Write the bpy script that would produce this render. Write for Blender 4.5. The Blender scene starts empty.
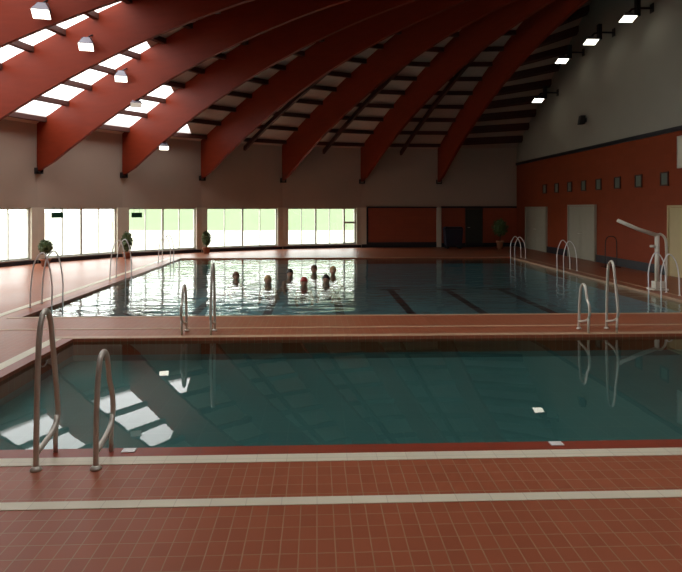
import bpy, bmesh, math, random
from mathutils import Vector, Matrix
from mathutils.geometry import tessellate_polygon
random.seed(7)
S = bpy.context.scene
COL = S.collection
PI = math.pi
rad = math.radians

# ---------------------------------------------------------------- helpers
def link(name, me, mat=None, parent=None):
    o = bpy.data.objects.new(name, me)
    COL.objects.link(o)
    if mat is not None and me is not None:
        for m in (mat if isinstance(mat, (list, tuple)) else [mat]):
            me.materials.append(m)
    if parent is not None:
        o.parent = parent
    return o

def thing(name, label, cat, loc=(0, 0, 0), rz=0, group=None):
    o = link(name, None)
    o.location = loc
    o.rotation_euler = (0, 0, rz)
    return tag(o, label, cat, group)

def tag(o, label, cat, group=None, kind=None):
    o['label'] = label
    o['category'] = cat
    if group: o['group'] = group
    if kind: o['kind'] = kind
    return o

def structure(o, label=None):
    o['kind'] = 'structure'
    if label: o['label'] = label
    return o

class MB:
    def __init__(s):
        s.v = []; s.f = []; s.mi = []; s.sm = []
    def add(s, vs, fs, mi=0, smooth=False):
        b = len(s.v)
        s.v += [tuple(v) for v in vs]
        for f in fs:
            s.f.append(tuple(i + b for i in f)); s.mi.append(mi); s.sm.append(smooth)
    def box(s, a, b, mi=0, M=None):
        x0, y0, z0 = a; x1, y1, z1 = b
        vs = [Vector(p) for p in ((x0,y0,z0),(x1,y0,z0),(x1,y1,z0),(x0,y1,z0),(x0,y0,z1),(x1,y0,z1),(x1,y1,z1),(x0,y1,z1))]
        if M is not None: vs = [M @ v for v in vs]
        s.add(vs, [(0,3,2,1),(4,5,6,7),(0,1,5,4),(1,2,6,5),(2,3,7,6),(3,0,4,7)], mi)
    def hexa(s, bot, top, mi=0):
        s.add(list(bot) + list(top), [(0,3,2,1),(4,5,6,7),(0,1,5,4),(1,2,6,5),(2,3,7,6),(3,0,4,7)], mi)
    def tube(s, pts, r, n=12, mi=0, cap=True):
        pts = [Vector(p) for p in pts]
        rs = r if isinstance(r, (list, tuple)) else [r] * len(pts)
        t0 = (pts[1] - pts[0]).normalized()
        up = Vector((0, 0, 1)) if abs(t0.z) < .9 else Vector((1, 0, 0))
        nrm = t0.cross(up).normalized()
        vs = []; prev = t0
        for i, p in enumerate(pts):
            if i == 0: t = t0
            elif i == len(pts) - 1: t = (pts[-1] - pts[-2]).normalized()
            else: t = ((pts[i+1] - p).normalized() + (p - pts[i-1]).normalized()).normalized()
            q = prev.rotation_difference(t)
            nrm = (q @ nrm).normalized(); prev = t
            bi = t.cross(nrm)
            for k in range(n):
                a = 2 * PI * k / n
                vs.append(p + (nrm * math.cos(a) + bi * math.sin(a)) * rs[i])
        fs = []
        for i in range(len(pts) - 1):
            for k in range(n):
                a, b = i*n + k, i*n + (k+1) % n
                fs.append((a, b, b + n, a + n))
        s.add(vs, fs, mi, True)
        if cap:
            m = len(pts) - 1
            s.add([vs[k] for k in range(n)], [tuple(range(n))[::-1]], mi)
            s.add([vs[m*n + k] for k in range(n)], [tuple(range(n))], mi)
    def lathe(s, prof, c=(0, 0, 0), n=24, mi=0, M=None):
        vs = []
        for (r, z) in prof:
            for k in range(n):
                a = 2*PI*k/n
                v = Vector((c[0] + r*math.cos(a), c[1] + r*math.sin(a), c[2] + z))
                vs.append(M @ v if M is not None else v)
        fs = []
        for i in range(len(prof) - 1):
            for k in range(n):
                a, b = i*n + k, i*n + (k+1) % n
                fs.append((a, b, b + n, a + n))
        fs.append(tuple(range(n))[::-1]); m = (len(prof)-1)*n
        fs.append(tuple(m + k for k in range(n)))
        s.add(vs, fs, mi, True)
    def ball(s, c, r, sx=1, sy=1, sz=1, n=16, mi=0):
        vs = []; m = n // 2
        for i in range(m + 1):
            th = PI * i / m
            for k in range(n):
                a = 2*PI*k/n
                vs.append((c[0] + r*sx*math.sin(th)*math.cos(a), c[1] + r*sy*math.sin(th)*math.sin(a), c[2] + r*sz*math.cos(th)))
        fs = []
        for i in range(m):
            for k in range(n):
                a, b = i*n + k, i*n + (k+1) % n
                fs.append((a, a + n, b + n, b))
        s.add(vs, fs, mi, True)
    def build(s, name, mat, parent=None, bevel=0):
        me = bpy.data.meshes.new(name)
        me.from_pydata(s.v, [], s.f)
        me.polygons.foreach_set('material_index', s.mi)
        me.polygons.foreach_set('use_smooth', s.sm)
        bm = bmesh.new(); bm.from_mesh(me)
        bmesh.ops.remove_doubles(bm, verts=bm.verts, dist=1e-5)
        bmesh.ops.recalc_face_normals(bm, faces=bm.faces)
        bm.to_mesh(me); bm.free()
        o = link(name, me, mat, parent)
        if bevel:
            m = o.modifiers.new('bevel', 'BEVEL'); m.width = bevel; m.segments = 2; m.limit_method = 'ANGLE'
        return o

def smooth_path(pts, k=6):
    P = [Vector(p) for p in pts]
    P = [P[0]*2 - P[1]] + P + [P[-1]*2 - P[-2]]
    out = []
    for i in range(1, len(P) - 2):
        a, b, c, d = P[i-1], P[i], P[i+1], P[i+2]
        for j in range(k):
            t = j / k
            out.append(0.5*((2*b) + (c - a)*t + (2*a - 5*b + 4*c - d)*t*t + (3*b - a - 3*c + d)*t**3))
    out.append(P[-2])
    return out

def copy_tree(o, parent=None):
    c = o.copy(); COL.objects.link(c); c.parent = parent
    for ch in list(o.children): copy_tree(ch, c)
    return c

# ---------------------------------------------------------------- materials
def new_mat(name):
    m = bpy.data.materials.new(name); m.use_nodes = True
    nt = m.node_tree
    return m, nt, nt.nodes['Principled BSDF'], nt.nodes['Material Output']

def N(nt, t, **kw):
    n = nt.nodes.new(t)
    for k, v in kw.items():
        setattr(n, k, v)
    return n

def paint(name, col, rough=.5, var=.12, scale=3, metal=0, bump=0, bscale=60, spec=.5, stretch=None):
    m, nt, bs, out = new_mat(name)
    tc = N(nt, 'ShaderNodeTexCoord')
    src = tc.outputs['Object']
    if stretch:
        mp = N(nt, 'ShaderNodeMapping'); mp.inputs['Scale'].default_value = stretch
        nt.links.new(src, mp.inputs[0]); src = mp.outputs[0]
    no = N(nt, 'ShaderNodeTexNoise'); no.inputs['Scale'].default_value = scale; no.inputs['Detail'].default_value = 5
    nt.links.new(src, no.inputs['Vector'])
    mx = N(nt, 'ShaderNodeMix', data_type='RGBA')
    mx.inputs[6].default_value = [c*(1-var) for c in col] + [1]
    mx.inputs[7].default_value = [min(1, c*(1+var)) for c in col] + [1]
    nt.links.new(no.outputs[0], mx.inputs[0]); nt.links.new(mx.outputs[2], bs.inputs['Base Color'])
    bs.inputs['Roughness'].default_value = rough; bs.inputs['Metallic'].default_value = metal
    bs.inputs['Specular IOR Level'].default_value = spec
    if bump:
        nb = N(nt, 'ShaderNodeTexNoise'); nb.inputs['Scale'].default_value = bscale
        nt.links.new(src, nb.inputs['Vector'])
        b = N(nt, 'ShaderNodeBump'); b.inputs['Strength'].default_value = bump; b.inputs['Distance'].default_value = .01
        nt.links.new(nb.outputs[0], b.inputs['Height']); nt.links.new(b.outputs[0], bs.inputs['Normal'])
    return m

def tiles(name, c1, c2, mortar, w, h, gap, rough, vertical=None, bump=.3, spec=.5, off=(0, 0, 0)):
    m, nt, bs, out = new_mat(name)
    g = N(nt, 'ShaderNodeNewGeometry')
    src = g.outputs['Position']
    sep = N(nt, 'ShaderNodeSeparateXYZ'); nt.links.new(src, sep.inputs[0])
    cmb = N(nt, 'ShaderNodeCombineXYZ')
    a, b = {'x': ('Y', 'Z'), 'y': ('X', 'Z')}.get(vertical, ('X', 'Y'))
    nt.links.new(sep.outputs[a], cmb.inputs[0]); nt.links.new(sep.outputs[b], cmb.inputs[1])
    mp = N(nt, 'ShaderNodeMapping'); mp.inputs['Location'].default_value = off
    nt.links.new(cmb.outputs[0], mp.inputs[0])
    br = N(nt, 'ShaderNodeTexBrick'); br.offset = 0; br.squash = 1
    br.inputs['Color1'].default_value = (*c1, 1); br.inputs['Color2'].default_value = (*c2, 1)
    br.inputs['Mortar'].default_value = (*mortar, 1); br.inputs['Scale'].default_value = 1
    br.inputs['Brick Width'].default_value = w; br.inputs['Row Height'].default_value = h
    br.inputs['Mortar Size'].default_value = gap; br.inputs['Mortar Smooth'].default_value = .2
    nt.links.new(mp.outputs[0], br.inputs['Vector'])
    no = N(nt, 'ShaderNodeTexNoise'); no.inputs['Scale'].default_value = .7; no.inputs['Detail'].default_value = 4
    nt.links.new(src, no.inputs['Vector'])
    mr = N(nt, 'ShaderNodeMapRange'); mr.inputs[3].default_value = .86; mr.inputs[4].default_value = 1.14
    nt.links.new(no.outputs[0], mr.inputs[0])
    mx = N(nt, 'ShaderNodeMix', data_type='RGBA', blend_type='MULTIPLY'); mx.inputs[0].default_value = 1
    nt.links.new(br.outputs[0], mx.inputs[6]); nt.links.new(mr.outputs[0], mx.inputs[7])
    nt.links.new(mx.outputs[2], bs.inputs['Base Color'])
    mr2 = N(nt, 'ShaderNodeMapRange'); mr2.inputs[3].default_value = rough*.85; mr2.inputs[4].default_value = rough*1.15
    nt.links.new(no.outputs[0], mr2.inputs[0]); nt.links.new(mr2.outputs[0], bs.inputs['Roughness'])
    bs.inputs['Specular IOR Level'].default_value = spec
    bp = N(nt, 'ShaderNodeBump', invert=True); bp.inputs['Strength'].default_value = bump; bp.inputs['Distance'].default_value = .003
    nt.links.new(br.outputs[1], bp.inputs['Height']); nt.links.new(bp.outputs[0], bs.inputs['Normal'])
    return m

def emit(name, col, s):
    m, nt, bs, out = new_mat(name)
    bs.inputs['Emission Color'].default_value = (*col, 1); bs.inputs['Emission Strength'].default_value = s
    bs.inputs['Base Color'].default_value = (.8, .8, .8, 1)
    return m

def glazing(name, tint, refl=.06, diffuse=0):
    m, nt, bs, out = new_mat(name)
    nt.nodes.remove(bs)
    tr = N(nt, 'ShaderNodeBsdfTransparent'); tr.inputs[0].default_value = (*tint, 1)
    gl = N(nt, 'ShaderNodeBsdfGlossy'); gl.inputs['Roughness'].default_value = .03
    mx = N(nt, 'ShaderNodeMixShader'); mx.inputs[0].default_value = refl
    nt.links.new(tr.outputs[0], mx.inputs[1]); nt.links.new(gl.outputs[0], mx.inputs[2])
    last = mx
    if diffuse:
        tl = N(nt, 'ShaderNodeBsdfTranslucent'); tl.inputs[0].default_value = (.9, .92, .95, 1)
        m2 = N(nt, 'ShaderNodeMixShader'); m2.inputs[0].default_value = diffuse
        nt.links.new(mx.outputs[0], m2.inputs[1]); nt.links.new(tl.outputs[0], m2.inputs[2]); last = m2
    nt.links.new(last.outputs[0], out.inputs[0])
    return m

def water(name, tint, scale, strength, dist, stretch, rough=.015):
    m, nt, bs, out = new_mat(name)
    nt.nodes.remove(bs)
    tr = N(nt, 'ShaderNodeBsdfTransparent'); tr.inputs[0].default_value = (*tint, 1)
    gl = N(nt, 'ShaderNodeBsdfGlossy'); gl.inputs['Roughness'].default_value = rough
    lw = N(nt, 'ShaderNodeLayerWeight'); lw.inputs[0].default_value = .5      # Schlick reflectance of water
    pw = N(nt, 'ShaderNodeMath', operation='POWER'); pw.inputs[1].default_value = 5
    fr = N(nt, 'ShaderNodeMath', operation='MULTIPLY_ADD'); fr.inputs[1].default_value = .98; fr.inputs[2].default_value = .02
    nt.links.new(lw.outputs['Facing'], pw.inputs[0]); nt.links.new(pw.outputs[0], fr.inputs[0])
    tc = N(nt, 'ShaderNodeTexCoord')
    mp = N(nt, 'ShaderNodeMapping'); mp.inputs['Scale'].default_value = stretch
    nt.links.new(tc.outputs['Object'], mp.inputs[0])
    no = N(nt, 'ShaderNodeTexNoise'); no.inputs['Scale'].default_value = scale; no.inputs['Detail'].default_value = 2.5
    no.inputs['Distortion'].default_value = .6
    nt.links.new(mp.outputs[0], no.inputs['Vector'])
    # calmer and livelier zones
    nz = N(nt, 'ShaderNodeTexNoise'); nz.inputs['Scale'].default_value = .22
    nt.links.new(tc.outputs['Object'], nz.inputs['Vector'])
    mr = N(nt, 'ShaderNodeMapRange'); mr.inputs[1].default_value = .35; mr.inputs[2].default_value = .65
    mr.inputs[3].default_value = .35; mr.inputs[4].default_value = 1
    nt.links.new(nz.outputs[0], mr.inputs[0])
    mu = N(nt, 'ShaderNodeMath', operation='MULTIPLY')
    nt.links.new(no.outputs[0], mu.inputs[0]); nt.links.new(mr.outputs[0], mu.inputs[1])
    bp = N(nt, 'ShaderNodeBump'); bp.inputs['Strength'].default_value = strength; bp.inputs['Distance'].default_value = dist
    nt.links.new(mu.outputs[0], bp.inputs['Height'])
    nt.links.new(bp.outputs[0], gl.inputs['Normal']); nt.links.new(bp.outputs[0], lw.inputs['Normal'])
    mx = N(nt, 'ShaderNodeMixShader')
    nt.links.new(fr.outputs[0], mx.inputs[0]); nt.links.new(tr.outputs[0], mx.inputs[1]); nt.links.new(gl.outputs[0], mx.inputs[2])
    nt.links.new(mx.outputs[0], out.inputs[0])
    return m

TERR1, TERR2 = (.34, .097, .045), (.30, .084, .039)
M = dict(
    deck=tiles('terracotta_tiles', TERR1, TERR2, (.34, .19, .105), .1075, .145, .0042, .38, spec=.3),
    coping=tiles('dark_red_coping', (.27, .045, .02), (.24, .04, .018), (.2, .06, .035), .24, .3, .003, .4),
    white_line=tiles('cream_tiles', (.70, .65, .49), (.67, .62, .47), (.55, .49, .37), .24, .4, .003, .45),
    tan_line=tiles('tan_tiles', (.52, .34, .21), (.48, .31, .19), (.3, .2, .13), .24, .4, .003, .45),
    basin=tiles('teal_pool_tiles', (.30, .44, .46), (.27, .41, .43), (.33, .46, .47), .3, .3, .006, .4),
    basin_grey=tiles('grey_teal_pool_tiles', (.19, .26, .25), (.175, .24, .235), (.22, .28, .27), .3, .3, .006, .4),
    lane=tiles('maroon_pool_tiles', (.07, .012, .02), (.06, .01, .018), (.08, .03, .03), .3, .3, .004, .4),
    plaster=paint('beige_plaster', (.46, .385, .305), .8, .06, 1.2, bump=.15, bscale=40),
    grey_plaster=paint('grey_plaster', (.33, .315, .26), .75, .07, .9, bump=.15, bscale=40),
    pier=paint('cream_pier', (.66, .62, .50), .6, .05),
    red_wall=tiles('red_wall_tiles', (.26, .050, .018), (.24, .045, .016), (.22, .048, .02), .4, .2, .004, .5, vertical='x', spec=.12),
    red_back=tiles('red_back_tiles', (.36, .070, .025), (.33, .064, .024), (.26, .05, .026), .4, .2, .004, .5, vertical='y'),
    black=paint('black_trim', (.012, .012, .018), .45, .2),
    beam=paint('red_stained_beam', (.205, .026, .009), .5, .16, 1.6, spec=.15, stretch=(1, 1, 6), bump=.05, bscale=15),
    purlin=paint('dark_red_purlin', (.075, .022, .014), .6, .2),
    board=paint('ceiling_board', (.50, .38, .30), .7, .12, 2.5, stretch=(1, 4, 1)),
    steel=paint('brushed_steel', (.60, .57, .49), .3, .08, 20, metal=.35),
    cream_metal=paint('cream_painted_metal', (.66, .62, .52), .35, .05),
    white_metal=paint('white_painted_metal', (.8, .8, .78), .35, .04),
    dark_metal=paint('dark_metal', (.03, .03, .035), .45, .2, metal=.6),
    frame=paint('window_frame', (.55, .56, .50), .4, .05),
    door_grey=paint('grey_door', (.36, .34, .26), .5, .06),
    door_tan=paint('tan_door', (.52, .42, .22), .5, .06),
    door_dark=paint('dark_door', (.035, .04, .03), .45, .1),
    glass=glazing('window_glass', (.93, .96, .95), .06),
    skyglass=glazing('skylight_glass', (.50, .50, .50), .04, .25),
    dark_glass=paint('dark_glass', (.12, .15, .12), .3, .1),
    pot=paint('terracotta_pot', (.30, .12, .06), .7, .1),
    leaf=paint('foliage', (.075, .12, .035), .6, .5, 8),
    soil=paint('soil', (.03, .02, .012), .9),
    sign=paint('green_sign', (.006, .07, .035), .4, .05),
    housing=paint('lamp_housing', (.16, .15, .19), .45, .08),
    lamp=emit('lamp_lens', (1, .95, .80), 4),
    lamp_off=emit('dim_lamp_lens', (1, .95, .8), .35),
    blue=paint('dark_blue_plastic', (.005, .008, .025), .5, .2),
    skin=paint('skin', (.50, .27, .18), .5, .06),
    hair_dark=paint('dark_hair', (.015, .01, .008), .55, .2, 30),
    hair_brown=paint('brown_hair', (.12, .05, .025), .55, .2, 30),
    hair_blond=paint('blond_hair', (.48, .32, .14), .55, .2, 30),
    cap_red=paint('red_cap', (.42, .035, .025), .4, .05),
    suit=paint('dark_swimsuit', (.015, .02, .05), .6, .1),
    eye=paint('dark_eye', (.02, .015, .012), .3, .1),
    pave=paint('pale_paving', (.42, .40, .33), .9, .05, .4),
    grass=paint('grass_bank', (.13, .178, .09), .95, .12, .3),
    speaker=paint('black_speaker', (.02, .018, .016), .6, .1),
    water_far=water('rippled_water', (.60, .80, .82), 1.5, .6, .042, (.8, 2.2, 1)),
    water_near=water('calm_water', (.46, .68, .66), .8, .2, .006, (1, 1.4, 1), .01),
)

# ---------------------------------------------------------------- camera frame
F_PX, HOR, CX, EYE = 600.0, 208.0, 341.0, 2.0
YAW = math.atan(24 / 600)
def W(px, py, z=0.0):
    """ground point (height z) seen at a photo pixel"""
    D = F_PX * (EYE - z) / (py - HOR)
    return at(px, D)
def at(px, D):
    X = (px - CX) / F_PX * D
    return (X*math.cos(YAW) + D*math.sin(YAW), -X*math.sin(YAW) + D*math.cos(YAW))

# ---------------------------------------------------------------- hall plan
C0 = Vector((5, 13)); R0 = 17.6; Q = Vector((8.5, 14))
NB = 16
ANG = [86.0, 99.0, 112.3, 125.5, 137.4, 149.0] + [149.0 + 12.6*k for k in range(1, NB - 5)]
END = [C0 + R0 * Vector((math.cos(rad(a)), math.sin(rad(a)))) for a in ANG]
XR = 10.4
CORN = Vector((XR, 30.9)); CORN2 = Vector((XR, -4.1))
def z_low(s): return 3.15 + .635*s - .0192*s*s
def z_top(s): return 5.02 + .515*s - .0120*s*s
OUT = [CORN] + END + [CORN2]

# ---------------------------------------------------------------- floor with pool holes
PB = (-5.4, 7.85, 11.22, 24.1)      # large pool x0 x1 y0 y1
PN = (-3.72, 7.85, 5.06, 9.32)       # near pool
def rect(p): return [(p[0], p[2]), (p[1], p[2]), (p[1], p[3]), (p[0], p[3])]
loops = [[Vector((p.x, p.y, 0)) for p in OUT], [Vector((x, y, 0)) for x, y in rect(PB)][::-1], [Vector((x, y, 0)) for x, y in rect(PN)][::-1]]
tris = tessellate_polygon(loops)
flat = [v for l in loops for v in l]
mb = MB(); mb.add(flat, [tuple(t) for t in tris])
mb.add([v - Vector((0, 0, .25)) for v in flat], [tuple(t) for t in tris])
off = 0
for l in loops:
    n = len(l)
    for i in range(n):
        a, b = l[i], l[(i+1) % n]
        dz = Vector((0, 0, .25))
        mb.add([a, b, b - dz, a - dz], [(0, 1, 2, 3)])
fl = structure(mb.build('floor', M['deck']), 'terracotta tiled pool deck')
bmm = bmesh.new(); bmm.from_mesh(fl.data)
for f in bmm.faces:
    if abs(f.normal.z) > .9 and f.calc_center_median().z > -.01 and f.normal.z < 0: f.normal_flip()
bmm.to_mesh(fl.data); bmm.free()

tn = [0]
def strip(x0, x1, y0, y1, mat, h=.004):
    tn[0] += 1
    mb = MB(); mb.box((x0, y0, -.002), (x1, y1, h))
    return structure(mb.build('trim_%d' % tn[0], mat))
# front deck lines and near pool surround
strip(-11.0, 10.38, 4.05, 4.155, M['white_line'])
strip(-3.9, 8.36, 4.74, 4.885, M['white_line'])
strip(-3.9, 8.36, 4.887, 5.06, M['coping'], .003)
strip(-3.9, -3.722, 5.062, 9.32, M['coping'], .003)
strip(-4.06, -3.902, 4.74, 9.34, M['white_line'])
strip(-4.06, 8.36, 9.345, 9.49, M['tan_line'])
strip(-11.5, 8.36, 10.03, 10.11, M['tan_line'])
strip(-5.62, 8.36, 11.10, 11.21, M['tan_line'])
strip(-5.98, -5.82, 11.10, 24.5, M['white_line'])
strip(-5.58, -5.402, 11.215, 24.1, M['coping'], .003)
strip(7.852, 7.95, 11.215, 24.1, M['tan_line'])
strip(8.22, 8.30, 11.10, 24.7, M['tan_line'])
strip(-5.58, 7.95, 24.102, 24.22, M['tan_line'])
strip(7.852, 8.0, 5.062, 9.34, M['tan_line'])

def basin(name, p, depth, lanes=(), mat='basin'):
    x0, x1, y0, y1 = p; t = .2
    mb = MB()
    mb.box((x0 - t, y0 - t, -depth - t), (x1 + t, y1 + t, -depth))
    mb.box((x0 - t, y0 - t, -depth), (x0 - .001, y1 + t, -.01)); mb.box((x1 + .001, y0 - t, -depth), (x1 + t, y1 + t, -.01))
    mb.box((x0, y0 - t, -depth), (x1, y0 - .001, -.01)); mb.box((x0, y1 + .001, -depth), (x1, y1 + t, -.01))
    o = structure(mb.build(name, M[mat]))
    for lx in lanes:
        m2 = MB(); m2.box((lx - .13, y0 + .5, -depth), (lx + .13, y1 - .6, -depth + .006))
        m2.box((lx - .4, y1 - .86, -depth), (lx + .4, y1 - .6, -depth + .006))
        m2.build('lane_marking', M['lane'], o)
    return o
basin('pool_basin', PB, 1.2, (-3.7, -1.5, .7, 2.86, 5.06, 7.2))
basin('pool_basin', PN, .34, mat='basin_grey')
for (p, m, lab) in ((PB, 'water_far', 'rippled water filling the large lane pool behind the divider'),
                    (PN, 'water_near', 'calm dark teal water filling the small pool in front')):
    mb = MB(); x0, x1, y0, y1 = p
    mb.add([(x0, y0, -.045), (x1, y0, -.045), (x1, y1, -.045), (x0, y1, -.045)], [(0, 1, 2, 3)])
    tag(mb.build('pool_water', M[m]), lab, 'water', kind='stuff')

# small white nozzle plates on the front coping
for px, lab in ((130, 'small white rectangular plate set in the red coping beside the front handrails'),
                (562, 'small white rectangular plate set in the red coping at the right front edge')):
    x, y = W(px, 450)
    mb = MB(); mb.box((x - .055, 4.96, .003), (x + .055, 5.04, .012))
    o = mb.build('overflow_plate', M['white_metal'], bevel=.003)
    tag(o, lab, 'plate', 'plates in the coping')

# ---------------------------------------------------------------- curved wall, windows
WT = 2.0; SILL = .16
wn = [0]
def basis(a, b):
    """a,b plan points (wall runs a->b); inward normal toward C0"""
    u = (b - a); L = u.length; u.normalize()
    n = Vector((-u.y, u.x))
    if n.dot(C0 - a) < 0: n = -n
    return u, n, L
def wmat(a, u, n):
    return Matrix(((u.x, n.x, 0, a.x), (u.y, n.y, 0, a.y), (0, 0, 1, 0), (0, 0, 0, 1)))

def windowed(k, a, b, door=False):
    u, n, L = basis(a, b); X = wmat(a, u, n)
    e = .26
    mb = MB()
    mb.box((0, -.25, WT), (L, 0, 5.45), M=X)
    mb.box((0, -.25, 0), (e, 0, WT), M=X); mb.box((L - e, -.25, 0), (L, 0, WT), M=X)
    mb.box((e, -.25, 0), (L - e, 0, SILL), M=X)
    side = 'back' if k < 4 else 'left'
    w = structure(mb.build('wall_' + side, M['plaster']))
    for x0 in (0, L - e):
        m2 = MB(); m2.box((x0 + .0, -.02, 0), (x0 + e, .035, WT + .02), M=X); m2.build('pier_facing', M['pier'], w)
    # skirting
    m2 = MB(); m2.box((.02, 0, 0), (L - .02, .05, .13), M=X); tn[0] += 1
    structure(m2.build('baseboard_' + side, M['black']))
    wn[0] += 1
    x0, x1 = e, L - e
    fr = MB(); y0, y1 = -.17, -.08
    def bar(xa, xb, za, zb): fr.box((xa, y0, za), (xb, y1, zb), M=X)
    dx0 = x1 - .62 if not door else x0 + .62
    bar(x0, x1, WT - .05, WT); bar(x0, x1, SILL, SILL + .07); bar(x0, x0 + .05, SILL, WT); bar(x1 - .05, x1, SILL, WT)
    gx0, gx1 = (x0 + .66, x1) if door else (x0, x1)
    for i in range(1, 4):
        xx = gx0 + (gx1 - gx0) * i / 4; wd = .035 if i == 2 else .014
        bar(xx - wd, xx + wd, SILL, WT)
    o = structure(fr.build('window_%d' % wn[0], M['frame']))
    g = MB(); g.box((gx0 + .02, -.13, SILL + .02), (gx1 - .02, -.122, WT - .02), M=X)
    g.build('pane', M['glass'], o)
    s = MB(); s.box((x0, -.1, SILL - .005), (x1, .03, SILL + .02), M=X); s.build('window_sill', M['frame'], o)
    if door:
        d = MB()
        d.box((x0 + .02, -.19, .02), (x0 + .08, -.09, WT - .02), M=X); d.box((x0 + .58, -.19, .02), (x0 + .66, -.09, WT - .02), M=X)
        d.box((x0 + .08, -.19, SILL), (x0 + .58, -.09, SILL + .1), M=X); d.box((x0 + .08, -.19, 1.22), (x0 + .58, -.09, 1.32), M=X)
        dd = structure(d.build('door_1', M['frame']), 'narrow glazed door at the right end of the window wall')
        g = MB(); g.box((x0 + .08, -.15, SILL + .1), (x0 + .58, -.142, WT - .05), M=X); g.build('pane', M['glass'], dd)
        hd = MB(); hd.tube([X @ Vector((x0 + .53, -.09, 1.0)), X @ Vector((x0 + .53, -.05, 1.0)), X @ Vector((x0 + .53, -.05, 1.15)), X @ Vector((x0 + .53, -.09, 1.15))], .012, 8)
        hd.build('door_handle', M['steel'], dd)
    # portal helps sample the daylight through this window
    li = bpy.data.lights.new('window_portal', 'AREA'); li.shape = 'RECTANGLE'; li.size = x1 - x0; li.size_y = WT - SILL
    li.cycles.is_portal = True
    lo = bpy.data.objects.new('window_portal', li); COL.objects.link(lo)
    z = Vector((-n.x, -n.y, 0)); xx = Vector((u.x, u.y, 0)); yy = z.cross(xx)
    Rm = Matrix((xx, yy, z)).transposed().to_4x4()
    c = X @ Vector(((x0 + x1)/2, -.2, (WT + SILL)/2)); lo.matrix_world = Matrix.Translation(c) @ Rm
    return X, L

def solid_wall(a, b, side, top, mat, low=None):
    u, n, L = basis(a, b); X = wmat(a, u, n)
    mb = MB(); mb.box((0, -.25, 0), (L, 0, top), M=X)
    o = structure(mb.build('wall_' + side, mat))
    m2 = MB(); m2.box((.02, 0, 0), (L - .02, .04, .16), M=X)
    structure(m2.build('baseboard_' + side, M['black']))
    return X, L, o

def portal(name, c, xx, z, sx, sy):
    li = bpy.data.lights.new(name, 'AREA'); li.shape = 'RECTANGLE'; li.size = sx; li.size_y = sy
    li.cycles.is_portal = True
    lo = bpy.data.objects.new(name, li); COL.objects.link(lo)
    yy = z.cross(xx).normalized(); xx = yy.cross(z).normalized()
    lo.matrix_world = Matrix.Translation(c) @ Matrix((xx, yy, z)).transposed().to_4x4()

BAYX = {}
for k in range(1, 7):
    BAYX[k] = windowed(k, END[k], END[k+1], door=(k == 1))
for k in range(7, NB - 1):
    solid_wall(END[k], END[k+1], 'left' if k < 12 else 'front', 5.45, M['plaster'])
solid_wall(END[-1], CORN2, 'front', 5.6, M['plaster'])

# bay with the framed red panel (between piers F and G)
X, L, wo = solid_wall(END[0], END[1], 'back', 5.45, M['plaster'])
mb = MB(); mb.box((.1, .005, .05), (L - .28, .05, WT), M=X)
structure(mb.build('trim_20', M['red_back']), 'red tiled wall panel in a black frame')
mb = MB()
mb.box((.1, .0, WT), (L - .28, .08, WT + .07), M=X); mb.box((L - .34, .0, .1), (L - .26, .08, WT), M=X)
mb.box((.1, .04, .05), (L - .28, .075, .26), M=X)
structure(mb.build('trim_21', M['black']))
mb = MB(); mb.box((-.12, -.02, 0), (.12, .12, WT + .02), M=X)
structure(mb.build('trim_22', M['pier']), 'cream pier on the back wall')
mb = MB(); mb.box((L - .26, -.02, 0), (L, .035, WT + .02), M=X)
structure(mb.build('trim_24', M['pier']))
# last bay to the corner
X, L, wo = solid_wall(CORN, END[0], 'back', 5.45, M['plaster'])
XC = X; LC = L
mb = MB(); mb.box((.02, .005, .0), (L - .13, .05, WT), M=X)
structure(mb.build('trim_23', M['red_back']))
mb = MB(); mb.box((.02, .0, WT), (L - .13, .08, WT + .09), M=X); mb.box((.02, .05, .0), (L - .13, .08, .2), M=X)
structure(mb.build('trim_25', M['black']))
def wall_door(n, X, x0, x1, z1, mat, label, leaves=1, y=.05):
    mb = MB(); t = .06
    mb.box((x0 - t, y - .04, 0), (x0, y + .05, z1 + t), M=X); mb.box((x1, y - .04, 0), (x1 + t, y + .05, z1 + t), M=X)
    mb.box((x0, y - .04, z1), (x1, y + .05, z1 + t), M=X)
    o = structure(mb.build('door_%d' % n, mat), label)
    w = (x1 - x0) / leaves
    for i in range(leaves):
        lf = MB(); a = x0 + i*w + .006; b = x0 + (i+1)*w - .006
        lf.box((a, y - .04, .01), (b, y + .012, z1 - .006), M=X)
        lf.box((a + .12, y + .012, .15), (b - .12, y + .02, z1*.45), M=X)
        lf.box((a + .12, y + .012, z1*.53), (b - .12, y + .02, z1 - .15), M=X)
        lo = lf.build('door_leaf', mat, o)
        hx = b - .07 if i == 0 else a + .07
        h = MB(); h.tube([X @ Vector((hx, y + .01, 1.0)), X @ Vector((hx, y + .06, 1.0)), X @ Vector((hx + (-.1 if i == 0 else .1), y + .06, 1.0))], .011, 8)
        h.build('door_handle', M['steel'], lo)
    return o
x0 = None
# dark door in the back bay: photo px 466-480
def along(X, L, px):
    lo, hi = 0.0, L
    def f(t):
        p = X @ Vector((t, 0, 0)); Xc = p.x*math.cos(YAW) - p.y*math.sin(YAW); D = p.x*math.sin(YAW) + p.y*math.cos(YAW)
        return CX + F_PX*Xc/D
    inc = f(hi) > f(lo)
    for _ in range(40):
        m = (lo + hi)/2
        if (f(m) < px) == inc: lo = m
        else: hi = m
    return lo
a, b = sorted((along(XC, LC, 466), along(XC, LC, 481)))
wall_door(5, XC, a, b, 1.93, M['door_dark'], 'dark door in the back wall')

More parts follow.
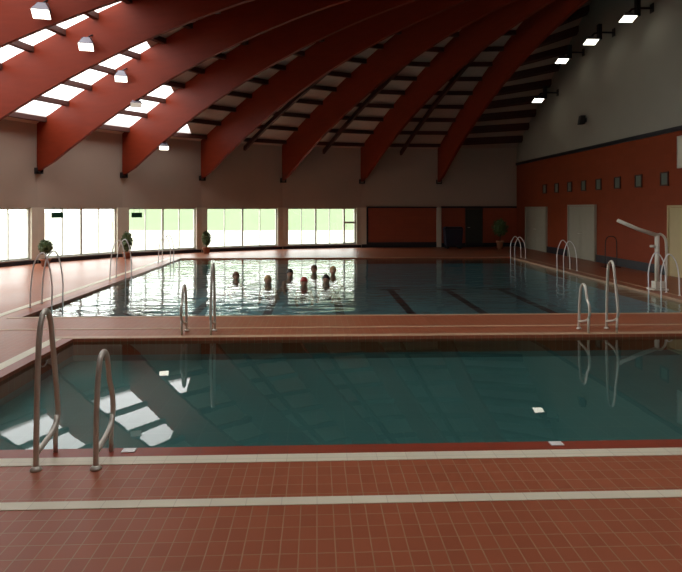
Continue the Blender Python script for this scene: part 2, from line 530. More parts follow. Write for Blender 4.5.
# ---------------------------------------------------------------- right wall
XW = Matrix(((0, -1, 0, XR), (-1, 0, 0, 30.9), (0, 0, 1, 0), (0, 0, 0, 1)))   # x along wall toward the camera, y into the room
TR = 4.28
mb = MB(); mb.box((0, -.25, 0), (35, 0, TR), M=XW)
structure(mb.build('wall_right', M['red_wall']), 'red lower part of the right wall')
mb = MB(); mb.box((0, -.25, TR), (35, -.0, 12), M=XW)
structure(mb.build('wall_right', M['grey_plaster']), 'tall grey upper part of the right wall')
mb = MB(); mb.box((0, 0, TR - .06), (35, .05, TR + .07), M=XW)
structure(mb.build('trim_26', M['black']), 'black ledge between the red and grey parts of the right wall')
mb = MB(); mb.box((0, 0, 0), (35, .04, .27), M=XW)
structure(mb.build('baseboard_right', M['black']))
def ra(px):
    # along-wall coordinate on the right wall seen at px
    r = (px - CX)/F_PX
    # X = r D ; X = x c - y s ; D = x s + y c
    c, s = math.cos(YAW), math.sin(YAW)
    y = XR*(c - r*s)/(s + r*c)
    return 30.9 - y
wall_door(2, XW, ra(527), ra(547), 2.0, M['door_grey'], 'grey door in the red wall nearest the back corner', 2, .04)
wall_door(3, XW, ra(570), ra(596), 2.07, M['door_grey'], 'grey double door in the middle of the red wall', 2, .04)
wall_door(4, XW, ra(671), ra(671) + 1.3, 2.02, M['door_tan'], 'tan door at the right edge of the photo', 1, .04)
for i, px in enumerate((545, 557, 570, 584, 599, 618, 639, 665)):
    t = ra(px); z = 2.87; h = .21
    wn[0] += 1
    mb = MB()
    mb.box((t - h, 0, z - h), (t - h + .04, .04, z + h), M=XW); mb.box((t + h - .04, 0, z - h), (t + h, .04, z + h), M=XW)
    mb.box((t - h, 0, z - h), (t + h, .04, z - h + .04), M=XW); mb.box((t - h, 0, z + h - .04), (t + h, .04, z + h), M=XW)
    o = structure(mb.build('window_%d' % wn[0], M['purlin']), 'small square window high in the red wall')
    g = MB(); g.box((t - h + .04, 0, z - h + .04), (t + h - .04, .015, z + h - .04), M=XW); g.build('pane', M['dark_glass'], o)
# pale panel cut by the right edge of the photo
t = ra(679.5)
tp = thing('notice_board', 'pale rectangular board high on the red wall, cut by the right photo edge', 'board', XW @ Vector((t + .5, .02, 3.6)))
mb = MB(); mb.box((-.02, -.5, -.42), (.0, .5, .42)); mb.build('board', M['cream_metal'], tp)
mb = MB()
for (a, b) in (((-.035, -.54, -.46), (0, .54, -.42)), ((-.035, -.54, .42), (0, .54, .46)), ((-.035, -.54, -.42), (0, -.5, .42)), ((-.035, .5, -.42), (0, .54, .42))):
    mb.box(a, b)
mb.build('frame', M['steel'], tp)
# small speaker on the grey wall
t = ra(586)
p = XW @ Vector((t, 0, 5.4))
sp = thing('wall_speaker', 'small black speaker on the tall grey right wall', 'speaker', p)
mb = MB(); mb.hexa([(-.30, -.1, -.17), (-.1, -.13, -.17), (-.1, .13, -.17), (-.30, .1, -.17)], [(-.24, -.1, .17), (-.07, -.13, .17), (-.07, .13, .17), (-.24, .1, .17)])
mb.build('cabinet', M['speaker'], sp, bevel=.01)
mb = MB(); mb.box((-.1, -.03, -.03), (0, .03, .03)); mb.box((-.015, -.06, -.08), (0, .06, .08)); mb.build('bracket', M['dark_metal'], sp)

# ---------------------------------------------------------------- roof: beams, purlins, boards, skylights
ORD = ['right end pier', 'second pier from the right', 'third pier from the right', 'fourth pier from the right', 'fifth pier from the right', 'sixth pier from the right']
BL = ['red arched roof beam nearest the grey right wall',
      'red arched roof beam ending above the pier right of the glazed door',
      'red arched roof beam ending above the pier left of the glazed door window',
      'red arched roof beam ending third from the left in the photo, clear of the skylights',
      'red arched roof beam second from the left, ending beside the smallest skylight',
      'red arched roof beam whose end drops at the far left of the wall',
      'sunlit red roof beam crossing the upper left, its end outside the photo',
      'brightest orange red roof beam filling the top left corner']
def ray(k):
    e = END[k]; u = (Q - e); L = u.length; u.normalize(); return e, u, L
HW = .065
for k in range(NB):
    e, u, L = ray(k); s0, s1 = .06, L - 1.2; w = Vector((-u.y, u.x)) * HW
    if k == NB - 1: pass
    n = 26; vs = []; fs = []
    for i in range(n + 1):
        s = s0 + (s1 - s0)*i/n; p = e + u*s; zl, zt = z_low(s), z_top(s) - .02
        if i == 0: zl += .14
        vs += [(p.x - w.x, p.y - w.y, zl), (p.x + w.x, p.y + w.y, zl), (p.x + w.x, p.y + w.y, zt), (p.x - w.x, p.y - w.y, zt)]
        if i:
            a = (i-1)*4; b = i*4
            for j in range(4):
                fs.append((a + j, a + (j+1) % 4, b + (j+1) % 4, b + j))
    fs += [(3, 2, 1, 0), (n*4, n*4+1, n*4+2, n*4+3)]
    mb = MB(); mb.add(vs, fs)
    lab = BL[k] if k < len(BL) else 'red arched roof beam outside the photo on the left side of the hall'
    t = thing('roof_beam', lab, 'beam', group='red radial roof beams')
    mb.build('arch', M['beam'], t)
    # dark steel shoe below the beam end, on the wall
    m2 = MB(); X = Matrix(((u.x, w.x/HW, 0, e.x), (u.y, w.y/HW, 0, e.y), (0, 0, 1, 0), (0, 0, 0, 1)))
    m2.box((.0, -.13, z_low(0) + .08), (.16, -.112, z_low(0) + .3), M=X); m2.box((.0, .112, z_low(0) + .08), (.16, .13, z_low(0) + .3), M=X)
    m2.box((.0, -.13, z_low(0) + .08), (.16, .13, z_low(0) + .135), M=X)
    m2.build('steel_shoe', M['dark_metal'], t)

rows = [.45 + 1.03*i for i in range(20)]
XS = -5.5
def clip(poly, keep_left):
    out = []
    for i in range(len(poly)):
        a, b = poly[i], poly[(i+1) % len(poly)]
        ia = (a.x < XS) == keep_left; ib = (b.x < XS) == keep_left
        if ia: out.append(a)
        if ia != ib:
            t = (XS - a.x)/(b.x - a.x); out.append(a + (b - a)*t)
    return out
def P3(p, z): return Vector((p.x, p.y, z))
ceil = MB(); purl = {}
for k in range(NB - 1):
    e0, u0, L0 = ray(k); e1, u1, L1 = ray(k+1)
    pu = MB(); sk = MB(); skf = MB(); has = False
    rs = [-.15] + rows
    zone_z = lambda s: z_top(s)
    for i in range(len(rs)):
        f0 = rs[i]; f1 = rs[i+1] if i + 1 < len(rs) else 99
        sa = [min(f0, L0 - .3), min(f0, L1 - .3)]; sb = [min(f1, L0 - .3), min(f1, L1 - .3)]
        if sa[0] >= L0 - .31 or sa[1] >= L1 - .31: break
        quad = [P3(e0 + u0*sa[0], z_top(sa[0])), P3(e1 + u1*sa[1], z_top(sa[1])), P3(e1 + u1*sb[1], z_top(sb[1])), P3(e0 + u0*sb[0], z_top(sb[0]))]
        lit = 3 <= k <= 7 and 1 <= i <= 10
        cy = sum(v.y for v in quad)/4
        near = k >= 8 and 5 <= i and cy < 11.5 and i % 2 == 1  # unseen skylight panes, added overhead to brighten the front deck and small pool
        up = Vector((0, 0, .12))
        if lit or near:
            A = clip(quad, True) if lit else quad; B = clip(quad, False) if lit else []
            if len(A) >= 3:
                has = True
                sk.add(A, [tuple(range(len(A)))])
                c = sum(A, Vector())/len(A)
                if len(A) == 4 and (A[1] - A[0]).length > 1:
                    z = Vector((0, 0, 0)); n = (A[1]-A[0]).cross(A[3]-A[0]).normalized()
                    if n.z < 0: n = -n
                    portal('skylight_portal', c + n*.05, (A[1]-A[0]).normalized(), n, ((A[1]-A[0]).length + (A[2]-A[3]).length)/2, (A[3]-A[0]).length)
        else: B = quad
        if len(B) >= 3:
            m = len(B)
            ceil.add(B + [v + up for v in B], [tuple(range(m)), tuple(m + j for j in range(m))[::-1]] + [(j, (j+1) % m, m + (j+1) % m, m + j) for j in range(m)])
        # purlin at f0
        if i >= 1:
            hw = .085 if lit else .065; dpt = .17
            bot = []; top = []
            for (e, u, ss) in ((e0, u0, sa[0]), (e1, u1, sa[1])):
                pass
            p00 = e0 + u0*(sa[0] - hw); p01 = e0 + u0*(sa[0] + hw); p10 = e1 + u1*(sa[1] - hw); p11 = e1 + u1*(sa[1] + hw)
            z0, z1 = z_top(sa[0]) - .012, z_top(sa[1]) - .012
            pu.hexa([P3(p00, z0 - dpt), P3(p10, z1 - dpt), P3(p11, z1 - dpt), P3(p01, z0 - dpt)], [P3(p00, z0), P3(p10, z1), P3(p11, z1), P3(p01, z0)])
    # mid-bay rafter under the purlins (only over solid boards)
    em = (e0 + e1)/2; um = (Q - em); um.normalize(); wv = Vector((-um.y, um.x))*.06
    if k <= 2:
        pts = [em + um*s for s in (.1, 2, 4, 6, 8)]
        for a, b, s0_, s1_ in zip(pts, pts[1:], (.1, 2, 4, 6), (2, 4, 6, 8)):
            za, zb = z_top(s0_) - .19, z_top(s1_) - .19
            pu.hexa([P3(a - wv, za - .2), P3(a + wv, za - .2), P3(b + wv, zb - .2), P3(b - wv, zb - .2)], [P3(a - wv, za), P3(a + wv, za), P3(b + wv, zb), P3(b - wv, zb)])
    o = structure(pu.build('ceiling_purlins', M['purlin']))
    if has:
        wn[0] += 1
        structure(sk.build('window_%d' % wn[0], M['skyglass']), 'skylight panes between the purlins, the unseen ones over the front deck added for light')
# ruled strips to the right wall
def side_strip(k, ys):
    e, u, L = ray(k)
    pu = MB(); n = 18; prev = None
    for i in range(n + 1):
        s = -.15 + (L - .3 + .15)*i/n
        p = e + u*s; y = ys[0] + (ys[1] - ys[0])*i/n
        if k == 0: y = p.y + .25*(1 - i/n)
        q = Vector((XR + .1, y))
        wt = 5.15 + .56*(30.9 - y) if y > 22 else 5.15 + 4.98 + .10*(22 - y)
        if k: wt = z_top(s) + .2
        cur = (P3(p, z_top(s)), P3(q, wt))
        if prev:
            up = Vector((0, 0, .12)); B = [prev[0], prev[1], cur[1], cur[0]]
            ceil.add(B + [v + up for v in B], [(0,1,2,3), (7,6,5,4), (0,1,5,4), (1,2,6,5), (2,3,7,6), (3,0,4,7)])
            d = (cur[0] - prev[0]).normalized()*.1; d2 = (cur[1] - prev[1]).normalized()*.1; dn = Vector((0, 0, -.26)); ep = Vector((0, 0, -.012))
            pu.hexa([cur[0]-d+dn, cur[1]-d2+dn, cur[1]+d2+dn, cur[0]+d+dn], [cur[0]-d+ep, cur[1]-d2+ep, cur[1]+d2+ep, cur[0]+d+ep])
        prev = cur
    structure(pu.build('ceiling_purlins', M['purlin']))
side_strip(0, (30.9, 14)); side_strip(NB - 1, (-4.1, 14))
# cap over the hub
ceil.lathe([(2.2, 11.0), (2.2, 11.2)], (Q.x, Q.y, 0), 32)
structure(ceil.build('ceiling', M['board']))
hub = MB(); hub.lathe([(1.15, 7.9), (1.3, 8.1), (1.3, 11.0), (1.15, 11.0)], (Q.x, Q.y, 0), 32)
structure(hub.build('ceiling_hub', M['purlin']), 'round hub where the roof beams meet')

# ---------------------------------------------------------------- floodlights
def floodlight(name_label, loc, rz, tilt, size, rod, lens, wallside=None, group=None):
    t = thing('floodlight', name_label, 'lamp', loc, rz, group)
    T = Matrix.Rotation(tilt, 4, 'X')
    w, d, h = size
    mb = MB()
    bot = [T @ Vector(v) for v in ((-w/2, -d/2, 0), (w/2, -d/2, 0), (w/2, d/2, 0), (-w/2, d/2, 0))]
    top = [T @ Vector(v) for v in ((-w/5, -d/5, h), (w/5, -d/5, h), (w/5, d/5, h), (-w/5, d/5, h))]
    mb.hexa(bot, top); mb.build('housing', M['housing'], t, bevel=.008)
    ln = MB(); ln.box((-w/2 + .012, -d/2 + .012, -.012), (w/2 - .012, d/2 - .012, .0), M=T); ln.build('lens', lens, t)
    br = MB()
    if wallside:
        wx = wallside
        br.tube([T @ Vector((0, 0, h*.8)), Vector((.12, 0, h + .1)), Vector((wx*.45, 0, h + .14)), Vector((wx, 0, h + .14))], .035, 8)
        br.box((wx - .02, -.1, h), (wx + .0, .1, h + .28))
        br.box((.24, -.08, h*.4), (.36, .08, h + .42))
    else:
        fl_ = Vector(rod)                      # where the arm is clamped, relative to the lamp
        for sx in (-1, 1):
            br.tube([T @ Vector((sx*w*.53, 0, .05)), T @ Vector((sx*w*.3, 0, h + .03)), T @ Vector((0, 0, h + .05))], .012, 8)
        br.tube([T @ Vector((0, 0, h + .03)), Matrix.Rotation(-rz, 4, 'Z') @ fl_], .02, 8)
    br.build('bracket', M['dark_metal'], t)
    return t
def roof_z(x, y):
    p = Vector((x, y)); a = p - Q; d = a.length; a.normalize()
    # distance from wall chord along the ray
    best = None
    for k in range(NB - 1):
        e, g = END[k], END[k+1]
        den = a.x*(g.y - e.y) - a.y*(g.x - e.x)
        if abs(den) < 1e-6: continue
        tt = ((e.x - Q.x)*(g.y - e.y) - (e.y - Q.y)*(g.x - e.x))/den
        mm = ((e.x - Q.x)*a.y - (e.y - Q.y)*a.x)/den
        if tt > 0 and 0 <= mm <= 1: best = tt - d
    return z_top(best if best is not None else 5)
LL = [(41, 14, 12.2, 'hanging floodlight in the top left corner of the photo'),
      (86, 47, 14.7, 'second hanging floodlight from the left, in front of a red beam'),
      (121, 79, 18.2, 'third hanging floodlight from the left, near a skylight'),
      (136, 105, 21.5, 'small hanging floodlight against the skylight panes'),
      (164, 148, 25.2, 'hanging floodlight farthest back, against the beige wall')]
for i, ((px, py, D, lab), k) in enumerate(zip(LL, (7, 6, 5, 5, 4))):
    e, u, L = ray(k); nn = Vector((-u.y, u.x, 0))
    o_ = Vector((0, 0, EYE)); fx, fy = at(px, 1.0); d = Vector((fx, fy, (HOR - py)/F_PX))
    if nn.dot(o_ - Vector((e.x, e.y, 0))) < 0: nn = -nn
    q = Vector((e.x, e.y, 0)); under = i >= 3
    off_ = .36 if not under else .0
    tt = (nn.dot(q) + off_ - nn.dot(o_)) / nn.dot(d)
    p = o_ + d*tt
    s_ = (Vector((p.x, p.y)) - e).dot(u)
    clampz = z_low(s_) + .02 - p.z if under else .42
    target = (-nn*(off_ - HW) + Vector((0, 0, clampz))) if not under else Vector((0, 0, max(clampz, .32)))
    sc_ = tt/14.0
    sz = (.40, .32, .30) if i < 3 else (.36, .28, .22)
    print('LAMP', i, tuple(round(c, 2) for c in p), round(s_, 2), round(clampz, 2))
    floodlight(lab, p, rad(14), rad(-26), sz, target, M['lamp'] if i != 3 else M['lamp_off'], group='floodlights on the left beams')
RL = [(628, 18.9, 18.6, 'wall floodlight nearest the top right of the photo'),
      (591, 42, 21.0, 'second wall floodlight from the right, on the grey wall'),
      (562, 61, 23.4, 'third wall floodlight from the right, on the grey wall'),
      (538, 100.5, 25.9, 'lowest and farthest wall floodlight on the grey wall')]
for px, py, D, lab in RL:
    x, y = at(px, D); z = EYE + (HOR - py)/F_PX*D
    floodlight(lab, (x, y, z), 0, rad(-18), (.44, .36, .2), 0, M['lamp'], wallside=XR - .0 - x, group='floodlights on the right wall')

# ---------------------------------------------------------------- pool handrails
def rail(parent, pts, r=.021, flanges=(), mat='steel', name='handrail'):
    mb = MB(); mb.tube(smooth_path(pts, 7), r, 12)
    o = mb.build(name, M[mat], parent)
    for f in flanges:
        m2 = MB(); m2.lathe([(r*2.1, 0), (r*2.1, .008), (r*1.5, .022), (r*1.05, .03)], f, 16)
        m2.build('flange', M[mat], o)
    return o
def tall_rail(parent, x, yf, yr, h, knee=.28):
    """closed hand rail: deck foot, over the top, down to a knee, back to the post"""
    s = 1 if yr > yf else -1
    g = abs(yr - yf)
    ym = (yf + yr)/2
    P = [(x, yf, .004), (x, yf + s*.01, .35), (x, yf + s*g*.10, h*.72), (x, yf + s*g*.22, h*.93), (x, yf + s*g*.45, h), (x, yf + s*g*.68, h*.93), (x, yf + s*g*.84, h*.70),
         (x, yf + s*g*1.04, .45), (x, yf + s*g*1.05, knee), (x, yf + s*g*.75, knee - .09), (x, yf + s*.03, knee - .15)]
    o = rail(parent, P, flanges=[(x, yf, .004)])
    m2 = MB(); m2.tube([(x, yf + s*g*1.02, knee + .02), (x, yf + s*g*.95, .10), (x, yf + s*g*.95, .004)], .018, 10)
    m2.build('rear_post', M['steel'], o)
    return o
def ladder_pair(lab, xs, yf, yr, hs):
    t = thing('pool_handrail', lab, 'handrail', ((xs[0] + xs[1])/2, (yf + yr)/2, 0), group='steel handrails of the small pool')
    cx, cy = t.location.x, t.location.y
    for x, h in zip(xs, hs): tall_rail(t, x - cx, yf - cy, yr - cy, h)
    return t
xa, ya = W(36, 470.5); xb, yb = W(95, 470.5)
ladder_pair('tall steel handrails at the left front edge of the small pool', (xa, xb), ya, ya + .36, (1.19, .86))
xa, ya = W(186.5, 331); xb, yb = W(214.5, 331)
ladder_pair('steel handrails on the divider left of centre, right one taller', (xa, xb), ya, ya - .36, (.76, 1.10))
xa, ya = W(579, 329); xb, yb = W(607, 329)
ladder_pair('steel handrails on the divider at the right, right one taller', (xa, xb), ya, ya - .36, (.76, 1.13))

def side_ladder(lab, x, y, s, h=1.05, mat='cream_metal', reach=.43):
    """arched rails across the pool side; s=+1 leads toward +x"""
    t = thing('pool_ladder', lab, 'ladder', (x, y, 0), group='arched ladders along the sides of the lane pool')
    for dy in (-.26, .26):
        P = [(0, dy, .004), (s*.02, dy, .45), (s*.09, dy, h*.82), (s*.24, dy, h), (s*(reach - .08), dy, h*.86), (s*reach, dy, .5), (s*reach, dy, .0), (s*(reach + .02), dy, -.9)]
        rail(t, P, r=.0145, flanges=[(0, dy, .004)], mat=mat)
    for z in (-.25, -.5, -.75):
        mb = MB(); mb.box((s*reach - .04, -.26, z - .015), (s*reach + .04, .26, z + .015)); mb.build('tread', M[mat], t, bevel=.005)
    return t
XL = -5.76
side_ladder('arched steel ladder on the left pool edge nearest the camera', XL, 12.55, 1, 1.1, 'white_metal')
side_ladder('arched steel ladder on the left pool edge below the middle plant', XL, 17.2, 1, 1.1, 'white_metal')
side_ladder('arched steel ladder on the left pool edge farthest away', XL, 22.3, 1, 1.0, 'white_metal')
side_ladder('arched pale ladder on the right pool edge behind the hoist arm', 8.25, 19.0, -1, .95, 'white_metal')
side_ladder('arched pale ladder at the right photo edge beside the hoist', 8.25, 13.6, -1, .95, 'white_metal')
side_ladder('arched pale ladder at the far right corner of the lane pool', 8.25, 23.7, -1, .85, 'white_metal')

# ---------------------------------------------------------------- pool hoist
xh, yh = 8.32, 14.3
t = thing('pool_hoist', 'cream metal pool hoist with raised arm on the right pool edge', 'hoist', (xh, yh, 0), rad(0))
mb = MB(); mb.box((-.22, -.16, .004), (.16, .16, .05)); mb.box((-.13, -.1, .05), (.13, .1, .22)); mb.build('base', M['cream_metal'], t, bevel=.01)
mb = MB(); mb.tube([(-.04, 0, .05), (-.04, 0, 1.33)], .055, 16); mb.build('post', M['cream_metal'], t)
mb = MB(); mb.tube(smooth_path([(-.06, 0, 1.33), (.05, 0, 1.36), (.16, 0, 1.25), (.19, 0, 1.0), (.19, 0, .5), (.17, 0, .10)], 6), .03, 12); mb.build('brace', M['cream_metal'], t)
mb = MB(); mb.tube([(.0, 0, 1.32), (-.5, .0, 1.48), (-1.02, 0, 1.70)], [.05, .045, .045], 12); mb.build('arm', M['cream_metal'], t)
mb = MB(); mb.lathe([(.04, -.03), (.06, -.02), (.06, .02), (.04, .03)], (-.16, 0, 1.07), 12); mb.tube([(-.16, 0, 1.07), (-.04, 0, 1.07)], .018, 8); mb.build('crank', M['cream_metal'], t)

# thin hoop stand by the right wall
x, y = at(611, 20.2)
t = thing('hoop_stand', 'thin dark metal hoop standing between pool and red wall', 'stand', (x, y, 0), rad(10))
mb = MB(); mb.tube(smooth_path([(-.22, 0, .01), (-.22, 0, .5), (-.19, 0, .95), (0, 0, 1.05), (.19, 0, .95), (.22, 0, .5), (.22, 0, .01)], 5), .014, 8); mb.build('hoop', M['dark_metal'], t)
mb = MB(); mb.tube([(-.22, -.2, .015), (-.22, .2, .015)], .015, 8); mb.tube([(.22, -.2, .015), (.22, .2, .015)], .015, 8); mb.tube([(-.22, 0, .015), (.22, 0, .015)], .012, 8); mb.build('foot', M['dark_metal'], t)

# ---------------------------------------------------------------- potted plants
def foliage(c, r, n, squash=1.0, leaf=.045, seed=1):
    rnd = random.Random(seed); mb = MB()
    mb.ball(c, r*.8, 1, 1, squash, 14)
    for _ in range(n):
        z = rnd.uniform(-1, 1); a = rnd.uniform(0, 2*PI); q = math.sqrt(1 - z*z); rr = r*rnd.uniform(.75, 1.08)
        d = Vector((q*math.cos(a), q*math.sin(a), z)); p = Vector(c) + Vector((d.x*rr, d.y*rr, d.z*rr*squash))
        t1 = d.cross(Vector((rnd.uniform(-1, 1), rnd.uniform(-1, 1), rnd.uniform(-1, 1)))).normalized()
        t2 = (d*.7 + d.cross(t1)*.7).normalized(); l = leaf*rnd.uniform(.7, 1.3)
        mb.add([p - t1*l*.35, p - t2*l, p + t1*l*.35, p + t2*l], [(0, 1, 2, 3)])
    return mb
def plant(lab, px, D, h_pot, r, zc, squash, seed, stem=True):
    x, y = at(px, D)
    t = thing('potted_plant', lab, 'plant', (x, y, 0), group='potted plants by the walls')
    mb = MB(); mb.lathe([(.12, 0), (.16, h_pot*.8), (.185, h_pot*.82), (.185, h_pot), (.16, h_pot), (.15, h_pot - .03)], n=20)
    p = mb.build('pot', M['pot'], t)
    s = MB(); s.lathe([(.15, h_pot - .045), (.15, h_pot - .03)], n=16); s.build('soil', M['soil'], p)
    s = MB(); s.tube([(0, 0, h_pot - .04), (.01, 0, (h_pot + zc)/2), (0, 0, zc)], .02, 8); s.build('stem', M['soil'], t)
    foliage((0, 0, zc), r, 520, squash, .06, seed).build('foliage', M['leaf'], t)
plant('potted plant with a round ball crown by the left pier', 45.5, 20.6, .26, .215, .66, 1.1, 3)
plant('bushy potted plant by the pier between the second and third windows', 127, 23.6, .28, .20, .70, 1.8, 4)
plant('bushy potted plant by the pier left of the fourth window', 206.5, 26.4, .28, .18, .66, 1.7, 5)
plant('dark potted plant in the shaded back corner', 500, 29.3, .4, .36, 1.05, 1.15, 6)

# dark blue cart against the red back wall
x, y = at(453, 29.6)
t = thing('equipment_cart', 'dark blue cart against the red back wall', 'cart', (x, y, 0))
mb = MB(); mb.hexa([(-.4, -.25, .16), (.4, -.25, .16), (.4, .25, .16), (-.4, .25, .16)], [(-.45, -.28, .95), (.45, -.28, .95), (.45, .28, .95), (-.45, .28, .95)]); mb.build('bin', M['blue'], t, bevel=.03)
mb = MB(); mb.hexa([(-.47, -.3, .95), (.47, -.3, .95), (.47, .3, .95), (-.47, .3, .95)], [(-.4, -.25, 1.08), (.4, -.25, 1.08), (.4, .25, 1.08), (-.4, .25, 1.08)]); mb.build('lid', M['blue'], t, bevel=.02)
for sx in (-.32, .32):
    for sy in (-.18, .18):
        mb = MB(); Xr = Matrix.Translation((sx, sy, .08)) @ Matrix.Rotation(PI/2, 4, 'X')
        mb.lathe([(.05, -.02), (.08, -.02), (.08, .02), (.05, .02)], n=16, M=Xr); mb.build('wheel', M['dark_metal'], t)
        
# ---------------------------------------------------------------- exit signs hanging in front of the windows
for k, px, lab in ((5, 55.5, 'dark green hanging sign at the top of the left window'), (4, 135.5, 'dark green hanging sign at the top of the window with the grass view')):
    X, L = BAYX[k-0] if False else (None, None)
    # find the bay whose wall contains this pixel
    for kk, (Xb, Lb) in BAYX.items():
        t0 = along(Xb, Lb, px)
        p = Xb @ Vector((t0, 0, 0)); D = p.x*math.sin(YAW) + p.y*math.cos(YAW); Xc = p.x*math.cos(YAW) - p.y*math.sin(YAW)
        if D > 0 and abs(CX + F_PX*Xc/D - px) < .5 and .05 < t0 < Lb - .05:
            break
    z = EYE - (215 - HOR)/F_PX*D
    ang = math.atan2(Xb[1][0], Xb[0][0])
    q = Xb @ Vector((t0, .12, 0))
    t = thing('exit_sign', lab, 'sign', (q.x, q.y, z), ang)
    mb = MB(); mb.box((-.22, -.03, -.10), (.22, .03, .10)); mb.build('panel', M['sign'], t, bevel=.008)
    for sx in (-.12, .12):
        mb = MB(); mb.tube([(sx, 0, .08), (sx, 0, .29), (sx, -.115, .29)], .006, 6)
        mb.build('hanger', M['dark_metal'], t)

# ---------------------------------------------------------------- swimmers
def skin_body():
    V = [(0,.66,-.34), (0,.46,-.28), (0,.26,-.20), (0,.10,-.12), (0,.03,-.04), (0,.01,.03), (0,-.005,.14)]
    Rr = [.13, .115, .14, .12, .06, .06, .07]
    E = [(0,1),(1,2),(2,3),(3,4),(4,5),(5,6)]
    def chain(start, pts, rs):
        prev = start
        for p, r in zip(pts, rs):
            V.append(p); Rr.append(r); E.append((prev, len(V)-1)); prev = len(V)-1
    for s in (-1, 1):
        chain(3, [(s*.17,.10,-.13), (s*.22,-.06,-.28), (s*.20,-.24,-.40), (s*.20,-.31,-.41), (s*.20,-.39,-.40)], [.07,.048,.034,.028,.03])
        chain(0, [(s*.10,.72,-.36), (s*.15,1.10,-.50), (s*.14,1.48,-.58), (s*.14,1.64,-.60)], [.09,.062,.042,.035])
    me = bpy.data.meshes.new('body'); me.from_pydata(V, E, []); me.update()
    o = bpy.data.objects.new('tmp', me); COL.objects.link(o)
    o.modifiers.new('s', 'SKIN')
    for i, sv in enumerate(me.skin_vertices[0].data):
        sv.radius = (Rr[i], Rr[i]*.75 if i < 4 else Rr[i]); sv.use_root = (i == 0)
    ss = o.modifiers.new('ss', 'SUBSURF'); ss.levels = 2; ss.render_levels = 2
    dg = bpy.context.evaluated_depsgraph_get(); ev = o.evaluated_get(dg)
    m2 = bpy.data.meshes.new_from_object(ev)
    vs = [v.co.copy() for v in m2.vertices]; fs = [tuple(p.vertices) for p in m2.polygons]
    bpy.data.objects.remove(o)
    mb = MB(); mb.add(vs, fs, 0, True)
    # head with face (faces -y)
    mb.ball((0, -.005, .165), .115, .80, .95, 1.12, 24)
    mb.ball((0, -.045, .085), .06, .9, .9, .75, 14)
    mb.add([(-.016, -.105, .14), (.016, -.105, .14), (0, -.135, .135), (0, -.108, .185)], [(0,1,2),(0,2,3),(1,3,2),(0,3,1)])
    for s in (-1, 1):
        mb.ball((s*.092, .01, .155), .026, .4, .8, 1.2, 10)
        mb.ball((s*.036, -.102, .172), .012, 1.2, .6, .7, 8, mi=1)
        for j in range(4):   # fingers
            a = s*(.178 + .014*j)
            mb.tube([(a, -.40, -.40), (a + s*.002, -.44, -.402), (a + s*.003, -.475 + abs(j-1.5)*.008, -.412)], [.009, .008, .006], 6)
        mb.tube([(s*.18, -.36, -.40), (s*.152, -.39, -.40), (s*.147, -.42, -.405)], [.011, .009, .007], 6)
    mb.ball((0, -.105, .105), .022, 1.1, .35, .3, 10, mi=2)
    return mb
BODY = skin_body()
lipm = paint('lips', (.40, .12, .10), .5)
def swimmer(px, py, lab, hair, rz, style):
    x, y = W(px, 281.5, -.045)
    D = y
    t = thing('person', lab, 'person', (x, y, -.045), rz, 'swimmers in the lane pool')
    b = link('body', BODYME, None, t)
    mb = MB()
    # hair or cap: shell over skull
    n = 20; vs = []; fs = []; m = 9
    for i in range(m + 1):
        for k in range(n):
            a = 2*PI*k/n
            back = .5 - .5*math.sin(a) if False else (1 + math.sin(a))/2      # 1 at +y (back)
            lim = (.42 + .26*back if style == 'short' else .40 + .42*back if style == 'long' else .46 + .06*back) * PI
            th = lim*i/m
            rr = .124 if style != 'cap' else .121
            vs.append((rr*.84*math.sin(th)*math.cos(a), .002 + rr*.98*math.sin(th)*math.sin(a), .172 + rr*1.12*math.cos(th)))
    for i in range(m):
        for k in range(n):
            a, c = i*n + k, i*n + (k+1) % n
            fs.append((a, a + n, c + n, c))
    mb.add(vs, fs, 0, True)
    h = mb.build('swim_cap' if style == 'cap' else 'hair', M[hair], t)
    md = h.modifiers.new('t', 'SOLIDIFY'); md.thickness = .006
    s = MB(); s.lathe([(.128, -.12), (.150, -.04), (.152, .04), (.10, .12)], n=20, M=Matrix.Translation((0, .68, -.345)) @ Matrix.Rotation(rad(105), 4, 'X'))
    so = s.build('swimsuit', M['suit'], t)
    return t
tmp = BODY.build('body', [M['skin'], M['eye'], lipm]); BODYME = tmp.data; bpy.data.objects.remove(tmp)
sw = [(236, 'swimmer leftmost in the row, alone with brown hair', 'hair_brown', 20, 'short'),
      (268, 'swimmer with blond hair second from the left', 'hair_blond', -2, 'long'),
      (290, 'swimmer with dark hair in the middle of the row', 'hair_dark', 12, 'short'),
      (304, 'swimmer with red cap facing the camera', 'cap_red', 4, 'cap'),
      (314, 'swimmer with brown hair behind the red capped one', 'hair_brown', -8, 'short'),
      (326, 'swimmer with dark hair second from the right', 'hair_dark', -6, 'long'),
      (333, 'swimmer with blond hair at the right end of the row', 'hair_blond', -10, 'short')]
for i, (px, lab, hair, rz, st) in enumerate(sw):
    t = swimmer(px, 0, lab, hair, rad(rz), st)
    D = {0: 17.3, 1: 16.4, 2: 18.1, 3: 16.0, 4: 18.9, 5: 16.6, 6: 18.5}[i]
    x, y = at(px, D); t.location = (x, y, -.045 + (-.05 if i in (4, 6) else -.09))

# ---------------------------------------------------------------- outside
mb = MB()
pts = [C0 + (R0 + .3)*Vector((math.cos(rad(a)), math.sin(rad(a)))) for a in range(60, 260, 5)]
far = [C0 + 260*Vector((math.cos(rad(a)), math.sin(rad(a)))) for a in range(60, 260, 5)]
vs = [P3(p, -.1) for p in pts] + [P3(p, -.1) for p in far]; n = len(pts)
mb.add(vs, [(i, i + 1, n + i + 1, n + i) for i in range(n - 1)])
structure(mb.build('ground', M['pave']), 'pale paved ground outside the windows')
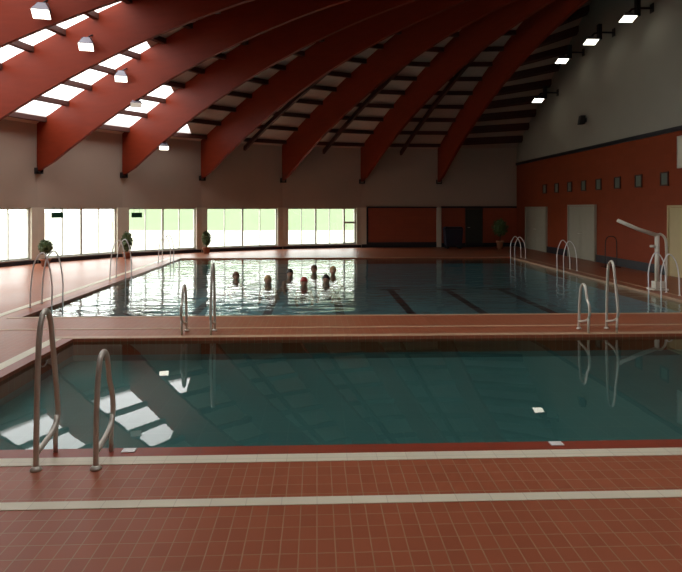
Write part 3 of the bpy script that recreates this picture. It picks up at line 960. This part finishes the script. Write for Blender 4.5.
# grass bank: begins about 58 m away, right of the first two windows
mb = MB(); g = []
prof = [(0, -.1), (3, .6), (10, 3.0), (22, 7.0), (30, 8.0), (34, -.2)]
cols = 24; D0 = 56
for i in range(cols + 1):
    px = 112 + (480 - 112)*i/cols
    for dd, zz in prof:
        wob = .5*math.sin(i*1.3) + .3*math.sin(i*.6)
        fall = min(1, i/2.0)
        x, y = at(px, D0 + dd + wob)
        g.append((x, y, max(zz*fall, -.1) if zz > 0 else zz))
m = len(prof); fs = []
for i in range(cols):
    for j in range(m - 1):
        fs.append((i*m + j, (i+1)*m + j, (i+1)*m + j + 1, i*m + j + 1))
mb.add(g, fs, 0, True)
tag(mb.build('grass_bank', M['grass']), 'green grass bank seen through the windows', 'grass', kind='stuff')

# ---------------------------------------------------------------- world, camera, view
w = bpy.data.worlds.new('sky'); S.world = w; w.use_nodes = True
nt = w.node_tree; bg = nt.nodes['Background']
tc = N(nt, 'ShaderNodeTexCoord'); sp_ = N(nt, 'ShaderNodeSeparateXYZ'); nt.links.new(tc.outputs['Generated'], sp_.inputs[0])
cr = N(nt, 'ShaderNodeValToRGB')
cr.color_ramp.elements[0].color = (1, .965, .92, 1); cr.color_ramp.elements[1].color = (.96, .95, .94, 1)
nt.links.new(sp_.outputs[2], cr.inputs[0]); nt.links.new(cr.outputs[0], bg.inputs[0])
bg.inputs[1].default_value = 6.4

cd = bpy.data.cameras.new('camera'); cam = bpy.data.objects.new('camera', cd); COL.objects.link(cam)
cam.location = (0, 0, EYE); cam.rotation_euler = (PI/2, 0, -YAW)
cd.sensor_width = 36; cd.sensor_fit = 'HORIZONTAL'; cd.lens = F_PX/682*36
cd.shift_y = -(286 - HOR)/682
cd.clip_end = 600
S.camera = cam
S.view_settings.view_transform = 'Standard'; S.view_settings.look = 'None'
S.view_settings.gamma = 1; S.view_settings.exposure = .1; S.view_settings.use_curve_mapping = False
S.cycles.max_bounces = 12; S.cycles.diffuse_bounces = 6; S.cycles.glossy_bounces = 6; S.cycles.transparent_max_bounces = 24
S.cycles.sample_clamp_indirect = 8
S.cycles.use_denoising = True
